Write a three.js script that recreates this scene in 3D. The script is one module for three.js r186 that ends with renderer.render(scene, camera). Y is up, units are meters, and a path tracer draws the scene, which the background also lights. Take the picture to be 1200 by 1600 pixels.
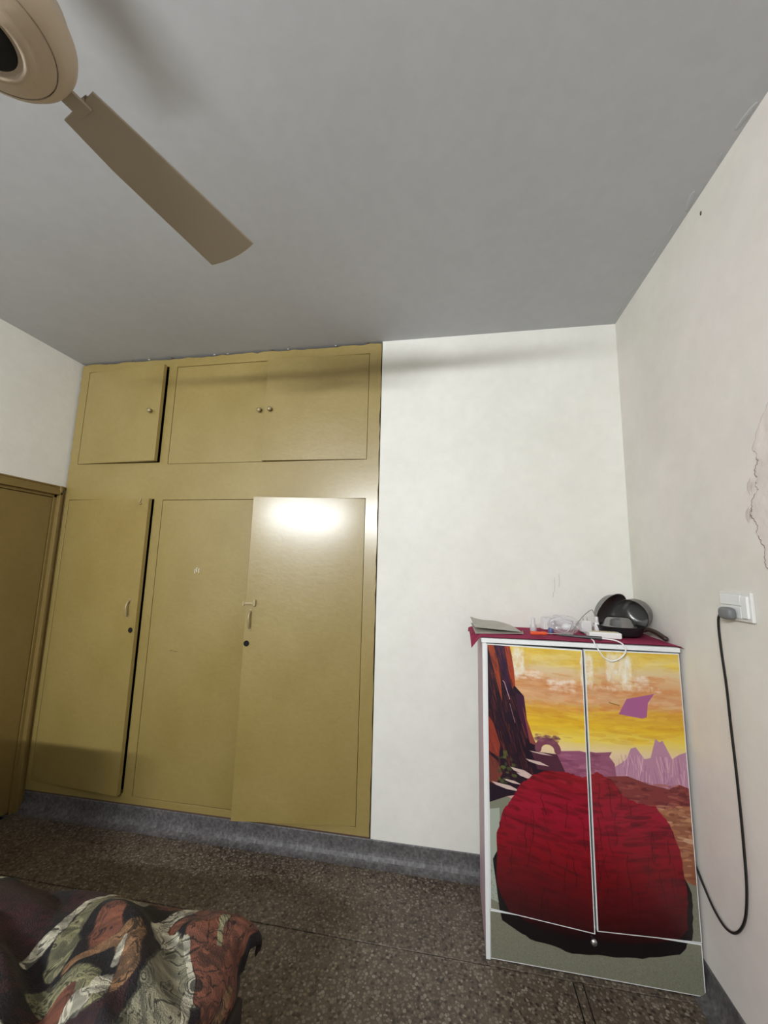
import * as THREE from 'three';
import { RoundedBoxGeometry } from 'three/addons/geometries/RoundedBoxGeometry.js';
import { RectAreaLightUniformsLib } from 'three/addons/lights/RectAreaLightUniformsLib.js';
import { mergeGeometries, mergeVertices } from 'three/addons/utils/BufferGeometryUtils.js';

// ---------------------------------------------------------------- camera, light, exposure
const scene = new THREE.Scene();
scene.background = new THREE.Color(0x000000);
const renderer = new THREE.WebGLRenderer({ antialias: true });
renderer.toneMapping = THREE.LinearToneMapping;
renderer.toneMappingExposure = 1.3;
renderer.shadowMap.enabled = true;
RectAreaLightUniformsLib.init();

const D = Math.PI / 180;
const camera = new THREE.PerspectiveCamera(104.3, 1200 / 1600, 0.05, 50);
camera.position.set(-0.956, 1.572, 2.377);
camera.rotation.order = 'YXZ';
camera.rotation.set(8.25 * D, 9.88 * D, 1.31 * D);
scene.add(camera);

const W = 3.7, H = 3.05, L = 4.4;            // room: x -W..0, y 0..H, z 0..L
const LAMP = { x: -2.2, y: 2.45, z: L - 0.085, w: 1.2, h: 0.07, power: 345 };
const lampLight = new THREE.RectAreaLight(new THREE.Color(0.92, 0.96, 1.0), LAMP.power, LAMP.w, LAMP.h);
lampLight.position.set(LAMP.x, LAMP.y, LAMP.z - 0.004);
lampLight.lookAt(LAMP.x, LAMP.y, 0);
scene.add(lampLight);

// ---------------------------------------------------------------- helpers
function mulberry(a) { return () => { a |= 0; a = a + 0x6D2B79F5 | 0; let t = Math.imul(a ^ a >>> 15, 1 | a); t = t + Math.imul(t ^ t >>> 7, 61 | t) ^ t; return ((t ^ t >>> 14) >>> 0) / 4294967296; }; }
const rnd = mulberry(7);
const hash = (x, y, s = 0) => { let h = (x * 374761393 + y * 668265263 + s * 982451653) | 0; h = Math.imul(h ^ (h >>> 13), 1274126177); return ((h ^ (h >>> 16)) >>> 0) / 4294967296; };
function vnoise(x, y, p, s = 0) {             // value noise, period p
  const xi = Math.floor(x), yi = Math.floor(y), fx = x - xi, fy = y - yi;
  const w = (n) => ((n % p) + p) % p, u = fx * fx * (3 - 2 * fx), v = fy * fy * (3 - 2 * fy);
  const a = hash(w(xi), w(yi), s), b = hash(w(xi + 1), w(yi), s), c = hash(w(xi), w(yi + 1), s), d = hash(w(xi + 1), w(yi + 1), s);
  return a + (b - a) * u + (c - a) * v + (a - b - c + d) * u * v;
}
function fbm(x, y, p, oct = 4, s = 0) { let t = 0, a = 0.5, n = 0; for (let i = 0; i < oct; i++) { t += a * vnoise(x, y, p, s + i); n += a; x *= 2; y *= 2; p *= 2; a *= 0.5; } return t / n; }
function dataTex(n, fn, srgb, metres) {
  const d = new Uint8Array(n * n * 4);
  for (let j = 0; j < n; j++) for (let i = 0; i < n; i++) {
    const c = fn(i / n, j / n), k = (j * n + i) * 4;
    if (typeof c === 'number') { d[k] = d[k + 1] = d[k + 2] = Math.max(0, Math.min(255, c * 255)); } else for (let q = 0; q < 3; q++) d[k + q] = Math.max(0, Math.min(255, c[q]));
    d[k + 3] = 255;
  }
  const t = new THREE.DataTexture(d, n, n); t.wrapS = t.wrapT = THREE.RepeatWrapping; t.magFilter = THREE.LinearFilter; t.minFilter = THREE.LinearMipmapLinearFilter; t.generateMipmaps = true;
  if (srgb) t.colorSpace = THREE.SRGBColorSpace;
  t.repeat.set(1 / metres, 1 / metres); t.needsUpdate = true; return t;
}
function uvm(geo) {                            // uv in metres from the dominant face axis
  const g = geo.index ? geo.toNonIndexed() : geo, p = g.attributes.position, uv = new Float32Array(p.count * 2);
  const a = new THREE.Vector3(), b = new THREE.Vector3(), c = new THREE.Vector3();
  for (let i = 0; i < p.count; i += 3) {
    a.fromBufferAttribute(p, i); b.fromBufferAttribute(p, i + 1); c.fromBufferAttribute(p, i + 2);
    const n = b.clone().sub(a).cross(c.clone().sub(a)), x = Math.abs(n.x), y = Math.abs(n.y), z = Math.abs(n.z);
    [a, b, c].forEach((v, k) => { const q = x > y && x > z ? [v.z, v.y] : y > z ? [v.x, v.z] : [v.x, v.y]; uv[(i + k) * 2] = q[0]; uv[(i + k) * 2 + 1] = q[1]; });
  }
  g.setAttribute('uv', new THREE.BufferAttribute(uv, 2)); return g;
}
function box(x0, x1, y0, y1, z0, z1, r = 0) {
  const w = x1 - x0, h = y1 - y0, d = z1 - z0;
  const g = r ? new RoundedBoxGeometry(w, h, d, 2, Math.min(r, w / 2.01, h / 2.01, d / 2.01)) : new THREE.BoxGeometry(w, h, d);
  g.translate((x0 + x1) / 2, (y0 + y1) / 2, (z0 + z1) / 2); return uvm(g);
}
function tube(pts, r, seg = 40, rad = 8) { return new THREE.TubeGeometry(new THREE.CatmullRomCurve3(pts.map((p) => new THREE.Vector3(...p))), seg, r, rad, false); }
function lathe(prof, seg = 48) { return new THREE.LatheGeometry(prof.map((p) => new THREE.Vector2(p[0], p[1])), seg); }
const taken = {};
function numbered(n) { taken[n] = (taken[n] ?? -1) + 1; return taken[n] ? `${n}_${String(taken[n]).padStart(3, '0')}` : n; }
function mesh(name, geo, mat, parent = scene, label) {
  const m = new THREE.Mesh(Array.isArray(geo) ? mergeGeometries(geo.map((g) => { const q = g.index ? g.toNonIndexed() : g; for (const k of Object.keys(q.attributes)) if (!['position', 'normal', 'uv'].includes(k)) q.deleteAttribute(k); return q; })) : geo, mat);
  m.name = parent === scene ? numbered(name) : name; m.castShadow = m.receiveShadow = true;
  if (label) m.userData.label = label; parent.add(m); return m;
}
function thing(name, label, category, pos = [0, 0, 0], group) {
  const g = new THREE.Group(); g.name = numbered(name); g.position.set(...pos); g.userData = { label, category }; if (group) g.userData.group = group; scene.add(g); return g;
}
function tag(o, label, category, group) { o.userData = { label, category }; if (group) o.userData.group = group; return o; }
function struct(name, label, category) { const g = new THREE.Group(); g.name = name; g.userData = { kind: 'structure', label, category }; scene.add(g); return g; }
const std = (o) => new THREE.MeshStandardMaterial(o);
const phy = (o) => new THREE.MeshPhysicalMaterial(o);
const lin = (r, g, b) => new THREE.Color().setRGB(r, g, b);

// ---------------------------------------------------------------- textures and materials
const wallBump = dataTex(512, (u, v) => 0.6 * fbm(u * 6, v * 6, 6, 5, 3) + 0.4 * fbm(u * 64, v * 64, 64, 2, 9), false, 1.3);
const wallCol = dataTex(512, (u, v) => { const n = fbm(u * 5, v * 5, 5, 6, 21) - 0.5, m = fbm(u * 40, v * 40, 40, 3, 31) - 0.5; return [231 + n * 14 + m * 6, 229 + n * 14 + m * 6, 220 + n * 16 + m * 6]; }, true, 1.7);
const rightCol = dataTex(512, (u, v) => { const n = fbm(u * 5, v * 5, 5, 6, 71) - 0.5, m = fbm(u * 40, v * 40, 40, 3, 37) - 0.5, p = fbm(u * 3, v * 3, 3, 4, 5) - 0.5; return [228 + n * 18 + m * 6, 223 + n * 18 + m * 6 - p * 10, 214 + n * 20 + m * 6]; }, true, 1.9);
const ceilCol = dataTex(512, (u, v) => { const n = fbm(u * 4, v * 4, 4, 6, 41) - 0.5, m = fbm(u * 60, v * 60, 60, 2, 43) - 0.5; return [189 + n * 10 + m * 5, 190 + n * 10 + m * 5, 192 + n * 10 + m * 5]; }, true, 2.1);
const M = {};
M.wall = std({ map: wallCol, bumpMap: wallBump, bumpScale: 0.0012, roughness: 0.75 });
M.wallRight = std({ map: rightCol, bumpMap: wallBump, bumpScale: 0.0014, roughness: 0.72 });
M.ceiling = std({ map: ceilCol, bumpMap: wallBump, bumpScale: 0.0006, roughness: 0.9 });
const paintBump = dataTex(512, (u, v) => 0.55 * fbm(u * 5, v * 16, 16, 4, 51) + 0.45 * fbm(u * 24, v * 40, 40, 3, 53), false, 0.5);
const paintCol = dataTex(512, (u, v) => { const n = fbm(u * 4, v * 4, 4, 5, 61) - 0.5, m = fbm(u * 50, v * 50, 50, 2, 63) - 0.5; return [152 + n * 12 + m * 6, 132 + n * 12 + m * 6, 76 + n * 14 + m * 5]; }, true, 0.9);
M.paint = phy({ map: paintCol, bumpMap: paintBump, bumpScale: 0.0008, roughness: 0.42, clearcoat: 0.7, clearcoatRoughness: 0.22 });
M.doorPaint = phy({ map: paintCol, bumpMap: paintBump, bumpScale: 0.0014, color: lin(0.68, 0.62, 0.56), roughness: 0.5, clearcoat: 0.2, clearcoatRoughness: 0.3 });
M.darkWood = std({ color: lin(0.03, 0.02, 0.014), roughness: 0.8 });
M.grime = std({ color: lin(0.1, 0.06, 0.04), roughness: 0.95 });
M.brass = std({ color: lin(0.36, 0.29, 0.15), roughness: 0.33, metalness: 0.25 });
M.steel = std({ color: lin(0.6, 0.6, 0.6), roughness: 0.26, metalness: 1, bumpMap: wallBump, bumpScale: 0.0006 });
M.dullSteel = std({ color: lin(0.27, 0.265, 0.255), roughness: 0.38, metalness: 0.9, bumpMap: wallBump, bumpScale: 0.001 });
M.black = std({ color: lin(0.012, 0.012, 0.013), roughness: 0.55 });
M.blackGloss = std({ color: lin(0.012, 0.012, 0.012), roughness: 0.32 });
M.white = std({ color: lin(0.8, 0.8, 0.78), roughness: 0.4 });
M.edge = std({ color: lin(0.78, 0.79, 0.78), roughness: 0.45 });
M.hole = std({ color: lin(0.008, 0.007, 0.006), roughness: 1 });

// terrazzo: marble chips set in grey-brown cement
const NC = 84;
const chipP = []; for (let j = 0; j < NC; j++) for (let i = 0; i < NC; i++) chipP.push([hash(i, j, 101), hash(i, j, 102), hash(i, j, 103), hash(i, j, 104), hash(i, j, 105)]);
function terr(base) {
  return dataTex(1024, (u, v) => {
    const x = u * NC, y = v * NC, xi = Math.floor(x), yi = Math.floor(y); let d1 = 9, d2 = 9, best = null;
    for (let b = -1; b <= 1; b++) for (let a = -1; a <= 1; a++) {
      const c = chipP[((yi + b + NC) % NC) * NC + (xi + a + NC) % NC], dx = xi + a + c[0] - x, dy = yi + b + c[1] - y, d = Math.hypot(dx * (0.8 + c[4] * 0.5), dy * (1.3 - c[4] * 0.5));
      if (d < d1) { d2 = d1; d1 = d; best = c; } else if (d < d2) d2 = d;
    }
    const n = fbm(u * 6, v * 6, 6, 5, 111) - 0.5, f = (hash(Math.floor(u * 1024), Math.floor(v * 1024), 5) - 0.5) * 10;
    let c = base.map((q) => q + n * 26 + f);
    const size = 0.26 + best[3] * 0.4;
    if (d2 - d1 > 0.07 && d1 < size) {
      const k = best[2];
      c = (k < 0.3 ? [120, 109, 95] : k < 0.55 ? [104, 92, 78] : k < 0.78 ? [92, 80, 67] : k < 0.92 ? [54, 45, 38] : [138, 128, 114]).map((q) => q + n * 20 + f);
    }
    return c;
  }, true, 1.1);
}
M.terrazzo = std({ map: terr([80, 70, 59]), roughness: 0.42, bumpMap: wallBump, bumpScale: 0.001 });
const skirtCol = dataTex(512, (u, v) => { const n = fbm(u * 5, v * 5, 5, 5, 121) - 0.5, m = fbm(u * 70, v * 70, 70, 3, 123) - 0.5; return [92 + n * 26 + m * 62, 89 + n * 26 + m * 62, 89 + n * 26 + m * 62]; }, true, 0.8);
M.skirt = std({ map: skirtCol, roughness: 0.5 });

// ---------------------------------------------------------------- the room
const floor = struct('floor', 'brown speckled terrazzo floor laid in large panels', 'floor');
mesh('slab', box(-W - 0.15, 0.15, -0.2, -0.03, -0.75, L + 0.15), M.hole, floor);
{
  const g = 0.0024, zj = 0.472;
  const panel = (x0, x1, z0, z1) => mesh('panel', box(x0 + g, x1 - g, -0.03, 0, z0 + g, z1 - g, 0.0025), M.terrazzo, floor);
  panel(-W, 0, 0, zj);
  for (const [z0, z1] of [[zj, 1.62], [1.62, 2.98], [2.98, L]]) for (const [x0, x1] of [[-W, -1.92], [-1.92, -0.497], [-0.497, -0.461], [-0.461, 0]]) panel(x0, x1, z0, z1);
}
const ceiling = mesh('ceiling', box(-W - 0.15, 0.15, H, H + 0.15, -0.75, L + 0.15), M.ceiling); ceiling.userData = { kind: 'structure', label: 'grey-white plastered ceiling above the fan', category: 'ceiling' };

const XC = -1.404;                              // right edge of the wardrobe niche
const wallBack = struct('wall_back', 'cream white plastered back wall beside the wardrobe', 'wall');
mesh('plaster', box(XC, 0.15, -0.03, H, -0.15, 0), M.wall, wallBack);
mesh('niche', [box(-W - 0.15, XC, -0.03, H, -0.75, -0.6), box(XC, XC + 0.1, -0.03, H, -0.6, -0.15)], M.wall, wallBack);
const wallRight = struct('wall_right', 'off-white right wall with a peeling patch', 'wall');
mesh('plaster', box(0, 0.15, -0.03, H, -0.15, L + 0.15), M.wallRight, wallRight);
const wallFront = mesh('wall_front', box(-W - 0.15, 0.15, -0.03, H, L, L + 0.15), M.wall); wallFront.userData = { kind: 'structure', label: 'plain white wall behind the camera', category: 'wall' };
const wallLeft = struct('wall_left', 'white left wall above the brown door', 'wall');
{
  const dz0 = 0.052, dz1 = 0.98, dh = 2.04;
  mesh('plaster', [box(-W - 0.15, -W, dh, H, -0.6, L), box(-W - 0.15, -W, -0.03, dh, dz1, L), box(-W - 0.15, -W, -0.03, dh, -0.6, dz0)], M.wall, wallLeft);
  // door, casing with stepped moulding
  const door = struct('door_1', 'brown painted flush door in a moulded frame', 'door');
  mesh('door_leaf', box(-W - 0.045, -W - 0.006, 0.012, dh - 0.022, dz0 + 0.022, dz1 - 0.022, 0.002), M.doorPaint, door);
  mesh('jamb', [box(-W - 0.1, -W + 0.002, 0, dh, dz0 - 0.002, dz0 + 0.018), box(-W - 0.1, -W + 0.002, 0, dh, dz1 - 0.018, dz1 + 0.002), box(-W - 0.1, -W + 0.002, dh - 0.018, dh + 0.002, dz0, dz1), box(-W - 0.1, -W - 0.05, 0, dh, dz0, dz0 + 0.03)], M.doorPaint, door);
  const steps = [[0, 0.016, 0.03], [0.016, 0.03, 0.022], [0.03, 0.044, 0.014], [0.044, 0.052, 0.02]];
  for (const [a, b, t] of steps) {
    const w = 0.064;
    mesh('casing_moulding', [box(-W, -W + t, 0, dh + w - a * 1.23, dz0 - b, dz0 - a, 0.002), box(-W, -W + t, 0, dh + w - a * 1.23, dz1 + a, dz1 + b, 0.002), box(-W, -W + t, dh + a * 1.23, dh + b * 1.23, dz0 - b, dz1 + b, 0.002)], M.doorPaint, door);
  }
  mesh('door_backing', box(-W - 0.15, -W - 0.1, 0, dh, dz0, dz1), M.hole, door);
}
// coved terrazzo skirting
function skirting(name, label, len, place) {
  const s = new THREE.Shape(), h = 0.108; s.moveTo(0, 0); s.lineTo(0.06, 0); s.quadraticCurveTo(0.012, 0.004, 0.006, 0.055); s.lineTo(0.005, h - 0.004); s.lineTo(0.002, h); s.lineTo(0, h); s.lineTo(0, 0);
  const m = mesh(name, uvm(new THREE.ExtrudeGeometry(s, { depth: len, bevelEnabled: false, curveSegments: 8 })), M.skirt); m.userData = { kind: 'structure', label, category: 'baseboard' }; place(m); return m;
}
skirting('baseboard_back', 'grey terrazzo skirting along the back wall', W, (m) => { m.rotation.y = -Math.PI / 2; m.position.set(0, 0.0005, 0); });
skirting('baseboard_right', 'grey terrazzo skirting along the right wall', L, (m) => { m.rotation.y = Math.PI; m.position.set(0, 0.0005, L); });

// peeling plaster patch on the right wall
{
  const edge = [[2.16, 1.08], [2.1, 1.034], [2.03, 0.985], [1.985, 0.955], [1.965, 0.975], [1.935, 0.972], [1.915, 0.957], [1.885, 0.963], [1.868, 0.955], [1.85, 0.962], [1.83, 0.94], [1.81, 0.927], [1.79, 0.928], [1.775, 0.917], [1.755, 0.935], [1.735, 0.945], [1.715, 0.935], [1.69, 0.948], [1.66, 0.965], [1.62, 0.957], [1.59, 0.97], [1.56, 0.985], [1.5, 0.99], [1.44, 0.975], [1.36, 0.99], [1.28, 0.985], [1.2, 1.01]];
  const rag = []; edge.forEach(([y, z], i) => { if (i + 1 < edge.length) for (let k = 0; k < 5; k++) { const [y2, z2] = edge[i + 1]; rag.push([y + (y2 - y) * k / 5, z + (z2 - z) * k / 5 + (hash(i, k, 7) - 0.5) * 0.009]); } });
  const s = new THREE.Shape(); rag.forEach(([y, z], i) => i ? s.lineTo(z, y) : s.moveTo(z, y)); s.lineTo(1.35, 1.2); s.lineTo(1.35, 2.16);
  const g = new THREE.ExtrudeGeometry(s, { depth: 0.0035, bevelEnabled: false }); g.rotateY(-Math.PI / 2);
  const patchCol = dataTex(256, (u, v) => { const n = fbm(u * 6, v * 6, 6, 5, 131) - 0.5; return [224 + n * 22, 213 + n * 24, 207 + n * 24]; }, true, 0.6);
  const pm = std({ map: patchCol, roughness: 0.9, bumpMap: wallBump, bumpScale: 0.006 });
  const pl = mesh('loose_plaster', uvm(g), pm, wallRight, 'pinkish blistered plaster patch'); pl.position.x = -0.0005;
  const cr = std({ color: lin(0.33, 0.23, 0.2), roughness: 1 });
  const segs = [[0, 22], [22, 34], [36, 48], [48, 62], [64, 80], [82, 100], [102, 116]];
  segs.forEach(([a, b]) => mesh('crack', tube(rag.slice(a, b + 1).map(([y, z], k) => [-0.0025, y, z - 0.0005]), 0.0012 + hash(a, 5) * 0.0012, 60, 5), cr, wallRight));
  const fl = new THREE.Shape(); fl.moveTo(0, 0); fl.lineTo(0.03, 0.012); fl.lineTo(0.02, -0.02); fl.lineTo(0.012, -0.04); fl.lineTo(-0.006, -0.02); fl.lineTo(0, 0);
  for (const [y, z] of [[1.79, 0.9], [1.88, 0.92]]) { const f = mesh('paint_flake', new THREE.ExtrudeGeometry(fl, { depth: 0.001, bevelEnabled: false }), pm, wallRight); f.rotation.set(0, -Math.PI / 2 - 0.25, 0); f.position.set(-0.004, y, z); }
  mesh('chip', new THREE.SphereGeometry(0.007, 8, 6).scale(0.2, 1.4, 0.8).translate(0, 2.975, 0.826), M.grime, wallRight);
  // thin scratches on the back wall above the cabinet
  for (const [x, y0, y1] of [[-0.4, 1.47, 1.55], [-0.375, 1.5, 1.57], [-0.41, 1.44, 1.47]]) mesh('scratch', tube([[x, y0, 0], [x + 0.004, (y0 + y1) / 2, 0], [x + 0.002, y1, 0]], 0.0009, 10, 5), std({ color: lin(0.5, 0.4, 0.36), roughness: 1 }), wallBack);
}
// small plaster ripples where ceiling and right wall meet
for (let e = 0; e < 9; e++) { const z = 0.1 + e * 0.14 + hash(e, 2) * 0.05, k = 0.018 + hash(e, 5) * 0.02; mesh('plaster_ripple', new THREE.SphereGeometry(k, 14, 8).scale(0.3, 0.06, 1.3).rotateY(-0.35 + hash(e, 8) * 0.5).translate(-0.012 - hash(e, 1) * 0.02, H, z), M.ceiling, wallRight); }

// ---------------------------------------------------------------- built-in wardrobe
{
  const wd = thing('built_in_wardrobe', 'khaki gloss-painted built-in wardrobe filling the niche', 'wardrobe', [0, 0, 0]);
  const FX0 = -3.687, FX1 = -1.41, FY0 = 0.11, FY1 = 3.037;
  const op = { UL: [-3.622, -2.955, 2.272, 2.978], UR: [-2.892, -1.488, 2.258, 2.972], LL: [-3.652, -2.965, 0.17, 2.014], LR: [-2.9, -1.488, 0.157, 2.008] };
  const s = new THREE.Shape(), N = 60, jag = (i, k) => (hash(i, k, 17) - 0.5) * 0.012;
  s.moveTo(FX0, FY0); s.lineTo(FX1, FY0);
  for (let i = 1; i < N; i++) s.lineTo(FX1 + jag(i, 1) * 0.5, FY0 + (FY1 - FY0) * i / N);
  for (let i = 0; i <= N; i++) s.lineTo(FX1 + (FX0 - FX1) * i / N, FY1 + jag(i, 2));
  for (let i = 1; i < N; i++) s.lineTo(FX0 + jag(i, 3), FY1 + (FY0 - FY1) * i / N);
  for (const k in op) { const [a, b, c, d] = op[k], h = new THREE.Path(); h.moveTo(a, c); h.lineTo(a, d); h.lineTo(b, d); h.lineTo(b, c); h.lineTo(a, c); s.holes.push(h); }
  const fg = new THREE.ExtrudeGeometry(s, { depth: 0.04, bevelEnabled: true, bevelThickness: 0.0015, bevelSize: 0.0015, bevelOffset: -0.0015, bevelSegments: 1 }); fg.translate(0, 0, -0.0385);
  mesh('face_frame', uvm(fg), M.paint, wd);
  mesh('carcass', [box(-3.695, -1.406, 0.0, 0.11, -0.59, -0.04), box(-3.695, -3.665, 0.11, 3.04, -0.59, -0.041), box(-1.436, -1.406, 0.11, 3.04, -0.59, -0.041), box(-3.665, -1.436, 0.11, 3.04, -0.59, -0.56), box(-3.665, -1.436, 2.1, 2.13, -0.56, -0.041), box(-3.665, -1.436, 3.015, 3.04, -0.56, -0.041), box(-2.945, -2.915, 0.11, 3.015, -0.56, -0.041)], M.darkWood, wd);
  for (const y of [0.75, 1.3]) mesh('shelf', box(-3.66, -2.95, y, y + 0.02, -0.55, -0.08), M.darkWood, wd);
  mesh('rail_seam', box(-2.6705, -2.6685, 0.112, 0.156, 0, 0.0006), M.grime, wd);
  for (let i = 0; i < 9; i++) { const x = -3.4 + i * 0.22 + hash(i, 61) * 0.15; mesh('plaster_chip', new THREE.IcosahedronGeometry(0.004 + hash(i, 62) * 0.004, 0).scale(1.8, 0.5, 0.6).translate(x, 3.045, 0.003), hash(i, 63) < 0.6 ? M.wall : M.grime, wd); }
  mesh('plinth_lip', box(-3.69, -1.41, 0.1095, 0.118, 0.0, 0.004, 0.001), M.grime, wd);

  function leaf(key, x0, x1, hingeLeft, deg, label) {    // doors stand in the frame, front flush, hinged at one edge
    const [, , y0, y1] = op[key], T = 0.026, g = new THREE.Group(); g.name = 'door'; g.userData.label = label; wd.add(g);
    const hx = hingeLeft ? x0 + 0.003 : x1 - 0.003; g.position.set(hx, 0, 0); g.rotation.y = (hingeLeft ? -deg : deg) * D;
    const a = x0 + 0.003 - hx, b = x1 - 0.003 - hx;
    // slightly cupped panel
    const nx = 24, ny = 40, geo = new THREE.BoxGeometry(b - a, y1 - y0 - 0.006, T, nx, ny, 1); geo.translate((a + b) / 2, (y0 + y1) / 2, -T / 2);
    const p = geo.attributes.position; for (let i = 0; i < p.count; i++) { const u = (p.getX(i) - a) / (b - a), v = (p.getY(i) - y0) / (y1 - y0); p.setZ(i, p.getZ(i) + 0.002 * Math.sin(Math.PI * u) * Math.sin(Math.PI * v) + 0.0012 * (fbm(u * 3 + 5, v * 5 + deg, 64, 2, 7) - 0.5) * Math.min(1, 8 * u * (1 - u))); }
    geo.computeVertexNormals(); mesh('panel', uvm(geo), M.paint, g);
    return { g, X: (x) => x - hx };
  }
  const knob = (d, x, y) => { const k = mesh('knob', lathe([[0, 0], [0.008, 0], [0.007, 0.008], [0.012, 0.014], [0.0165, 0.022], [0.014, 0.03], [0.006, 0.0335], [0, 0.034]], 24), M.brass, d.g, 'small round metal knob'); k.rotation.x = Math.PI / 2; k.position.set(d.X(x), y, 0); return k; };
  const pull = (d, x, y) => mesh('handle', [tube([[d.X(x), y + 0.05, 0.002], [d.X(x), y + 0.044, 0.014], [d.X(x) - 0.002, y + 0.015, 0.024], [d.X(x), y - 0.015, 0.024], [d.X(x), y - 0.044, 0.014], [d.X(x), y - 0.05, 0.002]], 0.0055, 30, 8), box(d.X(x) - 0.009, d.X(x) + 0.009, y + 0.042, y + 0.062, 0, 0.004, 0.002), box(d.X(x) - 0.009, d.X(x) + 0.009, y - 0.062, y - 0.042, 0, 0.004, 0.002)], M.brass, d.g, 'worn brass pull handle');
  const key = (d, x, y) => { const k = mesh('keyhole', lathe([[0.0, 0.0006], [0.011, 0.0006], [0.0115, 0.0028], [0.016, 0.002], [0.017, 0]], 24), M.hole, d.g, 'dark round lock hole'); k.rotation.x = Math.PI / 2; k.position.set(d.X(x), y, 0.002); };

  const ul = leaf('UL', op.UL[0], op.UL[1], true, 4.2, 'small upper door standing ajar'); knob(ul, -3.025, 2.63);
  const um = leaf('UR', op.UR[0], -2.19, true, 0, 'upper door of the pair, left leaf'); knob(um, -2.232, 2.614);
  const ur = leaf('UR', -2.19, op.UR[1], false, 2.2, 'upper door of the pair, right leaf, slightly proud'); knob(ur, -2.147, 2.606);
  const ll = leaf('LL', op.LL[0], op.LL[1], true, 3.8, 'tall narrow lower door standing ajar'); pull(ll, -3.03, 1.285); key(ll, -3.0, 1.15);
  const lm = leaf('LR', op.LR[0], -2.194, true, 0, 'tall lower door closed in the middle');
  const lr = leaf('LR', -2.194, op.LR[1], false, 8, 'tall glossy lower door swung slightly open'); pull(lr, -2.16, 1.258); key(lr, -2.172, 1.12);
  // hasp across the pair, catch hook, strike plate, scratches
  mesh('hasp', [box(lr.X(-2.205), lr.X(-2.135), 1.345, 1.361, 0.002, 0.009, 0.003), box(lr.X(-2.148), lr.X(-2.13), 1.338, 1.375, 0.002, 0.014, 0.003), box(lr.X(-2.212), lr.X(-2.198), 1.336, 1.364, 0.0, 0.012, 0.003)], M.brass, lr.g, 'small brass hasp latch');
  mesh('catch_hook', tube([[ll.X(-3.03), 2.02, 0.004], [ll.X(-3.03), 1.995, 0.006], [ll.X(-3.036), 1.98, 0.01], [ll.X(-3.026), 1.972, 0.01], [ll.X(-3.022), 1.98, 0.008]], 0.003, 20, 6), M.brass, ll.g, 'bent wire catch');
  mesh('strike_plate', box(-2.966, -2.963, 1.13, 1.165, -0.03, -0.004), M.steel, wd);
  for (const [x, y, w] of [[-2.735, 1.03, 0.018], [-2.708, 1.026, 0.016], [-2.69, 1.025, 0.01]]) mesh('scratch', box(lm.X(x), lm.X(x + w), y, y + 0.003, 0.0012, 0.0026), M.grime, lm.g);
  for (const [x, y] of [[-2.612, 1.52], [-2.6, 1.53], [-2.585, 1.525]]) mesh('chipped_paint', box(lm.X(x), lm.X(x + 0.003), y, y + 0.03, 0.0015, 0.0026), M.edge, lm.g);
}

// ---------------------------------------------------------------- ceiling fan
{
  const fc = [-1.885, 2.66, 1.875];
  const fan = thing('ceiling_fan', 'cream three-blade ceiling fan hanging from the grey ceiling', 'fan', fc);
  const cream = std({ color: lin(0.5, 0.4, 0.29), roughness: 0.45, bumpMap: wallBump, bumpScale: 0.001 });
  const bladeM = std({ color: lin(0.36, 0.3, 0.22), roughness: 0.5 });
  mesh('motor_housing', lathe([[0.0, -0.052], [0.062, -0.052], [0.066, -0.057], [0.075, -0.058], [0.083, -0.05], [0.09, -0.047], [0.117, -0.037], [0.119, -0.033], [0.1205, -0.036], [0.134, -0.027], [0.145, -0.012], [0.15, 0.003], [0.1495, 0.014], [0.143, 0.018], [0.14, 0.03], [0.13, 0.06], [0.1, 0.085], [0.04, 0.1], [0, 0.1]], 72), cream, fan);
  mesh('bottom_cap', lathe([[0, -0.0605], [0.03, -0.06], [0.05, -0.057], [0.056, -0.0525], [0.056, -0.05]], 40), M.hole, fan, 'dark centre cap');
  mesh('downrod', lathe([[0.011, 0.09], [0.011, 0.36]], 16), cream, fan);
  mesh('canopy', lathe([[0.012, 0.29], [0.05, 0.3], [0.068, 0.34], [0.07, H - fc[1] - 0.001], [0, H - fc[1] - 0.001]], 32), cream, fan);
  const a0 = Math.atan2(0.165, 0.652);          // from -z towards +x
  for (let k = 0; k < 3; k++) {
    const g = new THREE.Group(); g.name = 'blade'; g.rotation.y = -a0 + k * 2 * Math.PI / 3; fan.add(g);
    const s = new THREE.Shape(); s.moveTo(-0.055, 0.175); s.lineTo(0.05, 0.175); s.lineTo(0.06, 0.3); s.lineTo(0.085, 0.672); s.quadraticCurveTo(0, 0.69, -0.087, 0.66); s.lineTo(-0.07, 0.3); s.lineTo(-0.055, 0.175);
    const bg = new THREE.ExtrudeGeometry(s, { depth: 0.004, bevelEnabled: true, bevelThickness: 0.001, bevelSize: 0.002, bevelSegments: 1 }); bg.rotateX(-Math.PI / 2);
    const p = bg.attributes.position; for (let i = 0; i < p.count; i++) p.setY(i, p.getY(i) - p.getX(i) * -0.2 + 0.002); bg.computeVertexNormals();
    mesh('blade_sheet', uvm(bg), bladeM, g);
    mesh('blade_bracket', [box(-0.022, 0.022, -0.004, 0.003, -0.19, -0.13, 0.001), box(-0.03, 0.03, 0.012, 0.016, -0.25, -0.17, 0.001), box(-0.02, 0.02, 0.002, 0.014, -0.185, -0.17, 0.001)], bladeM, g);
  }
}

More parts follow.
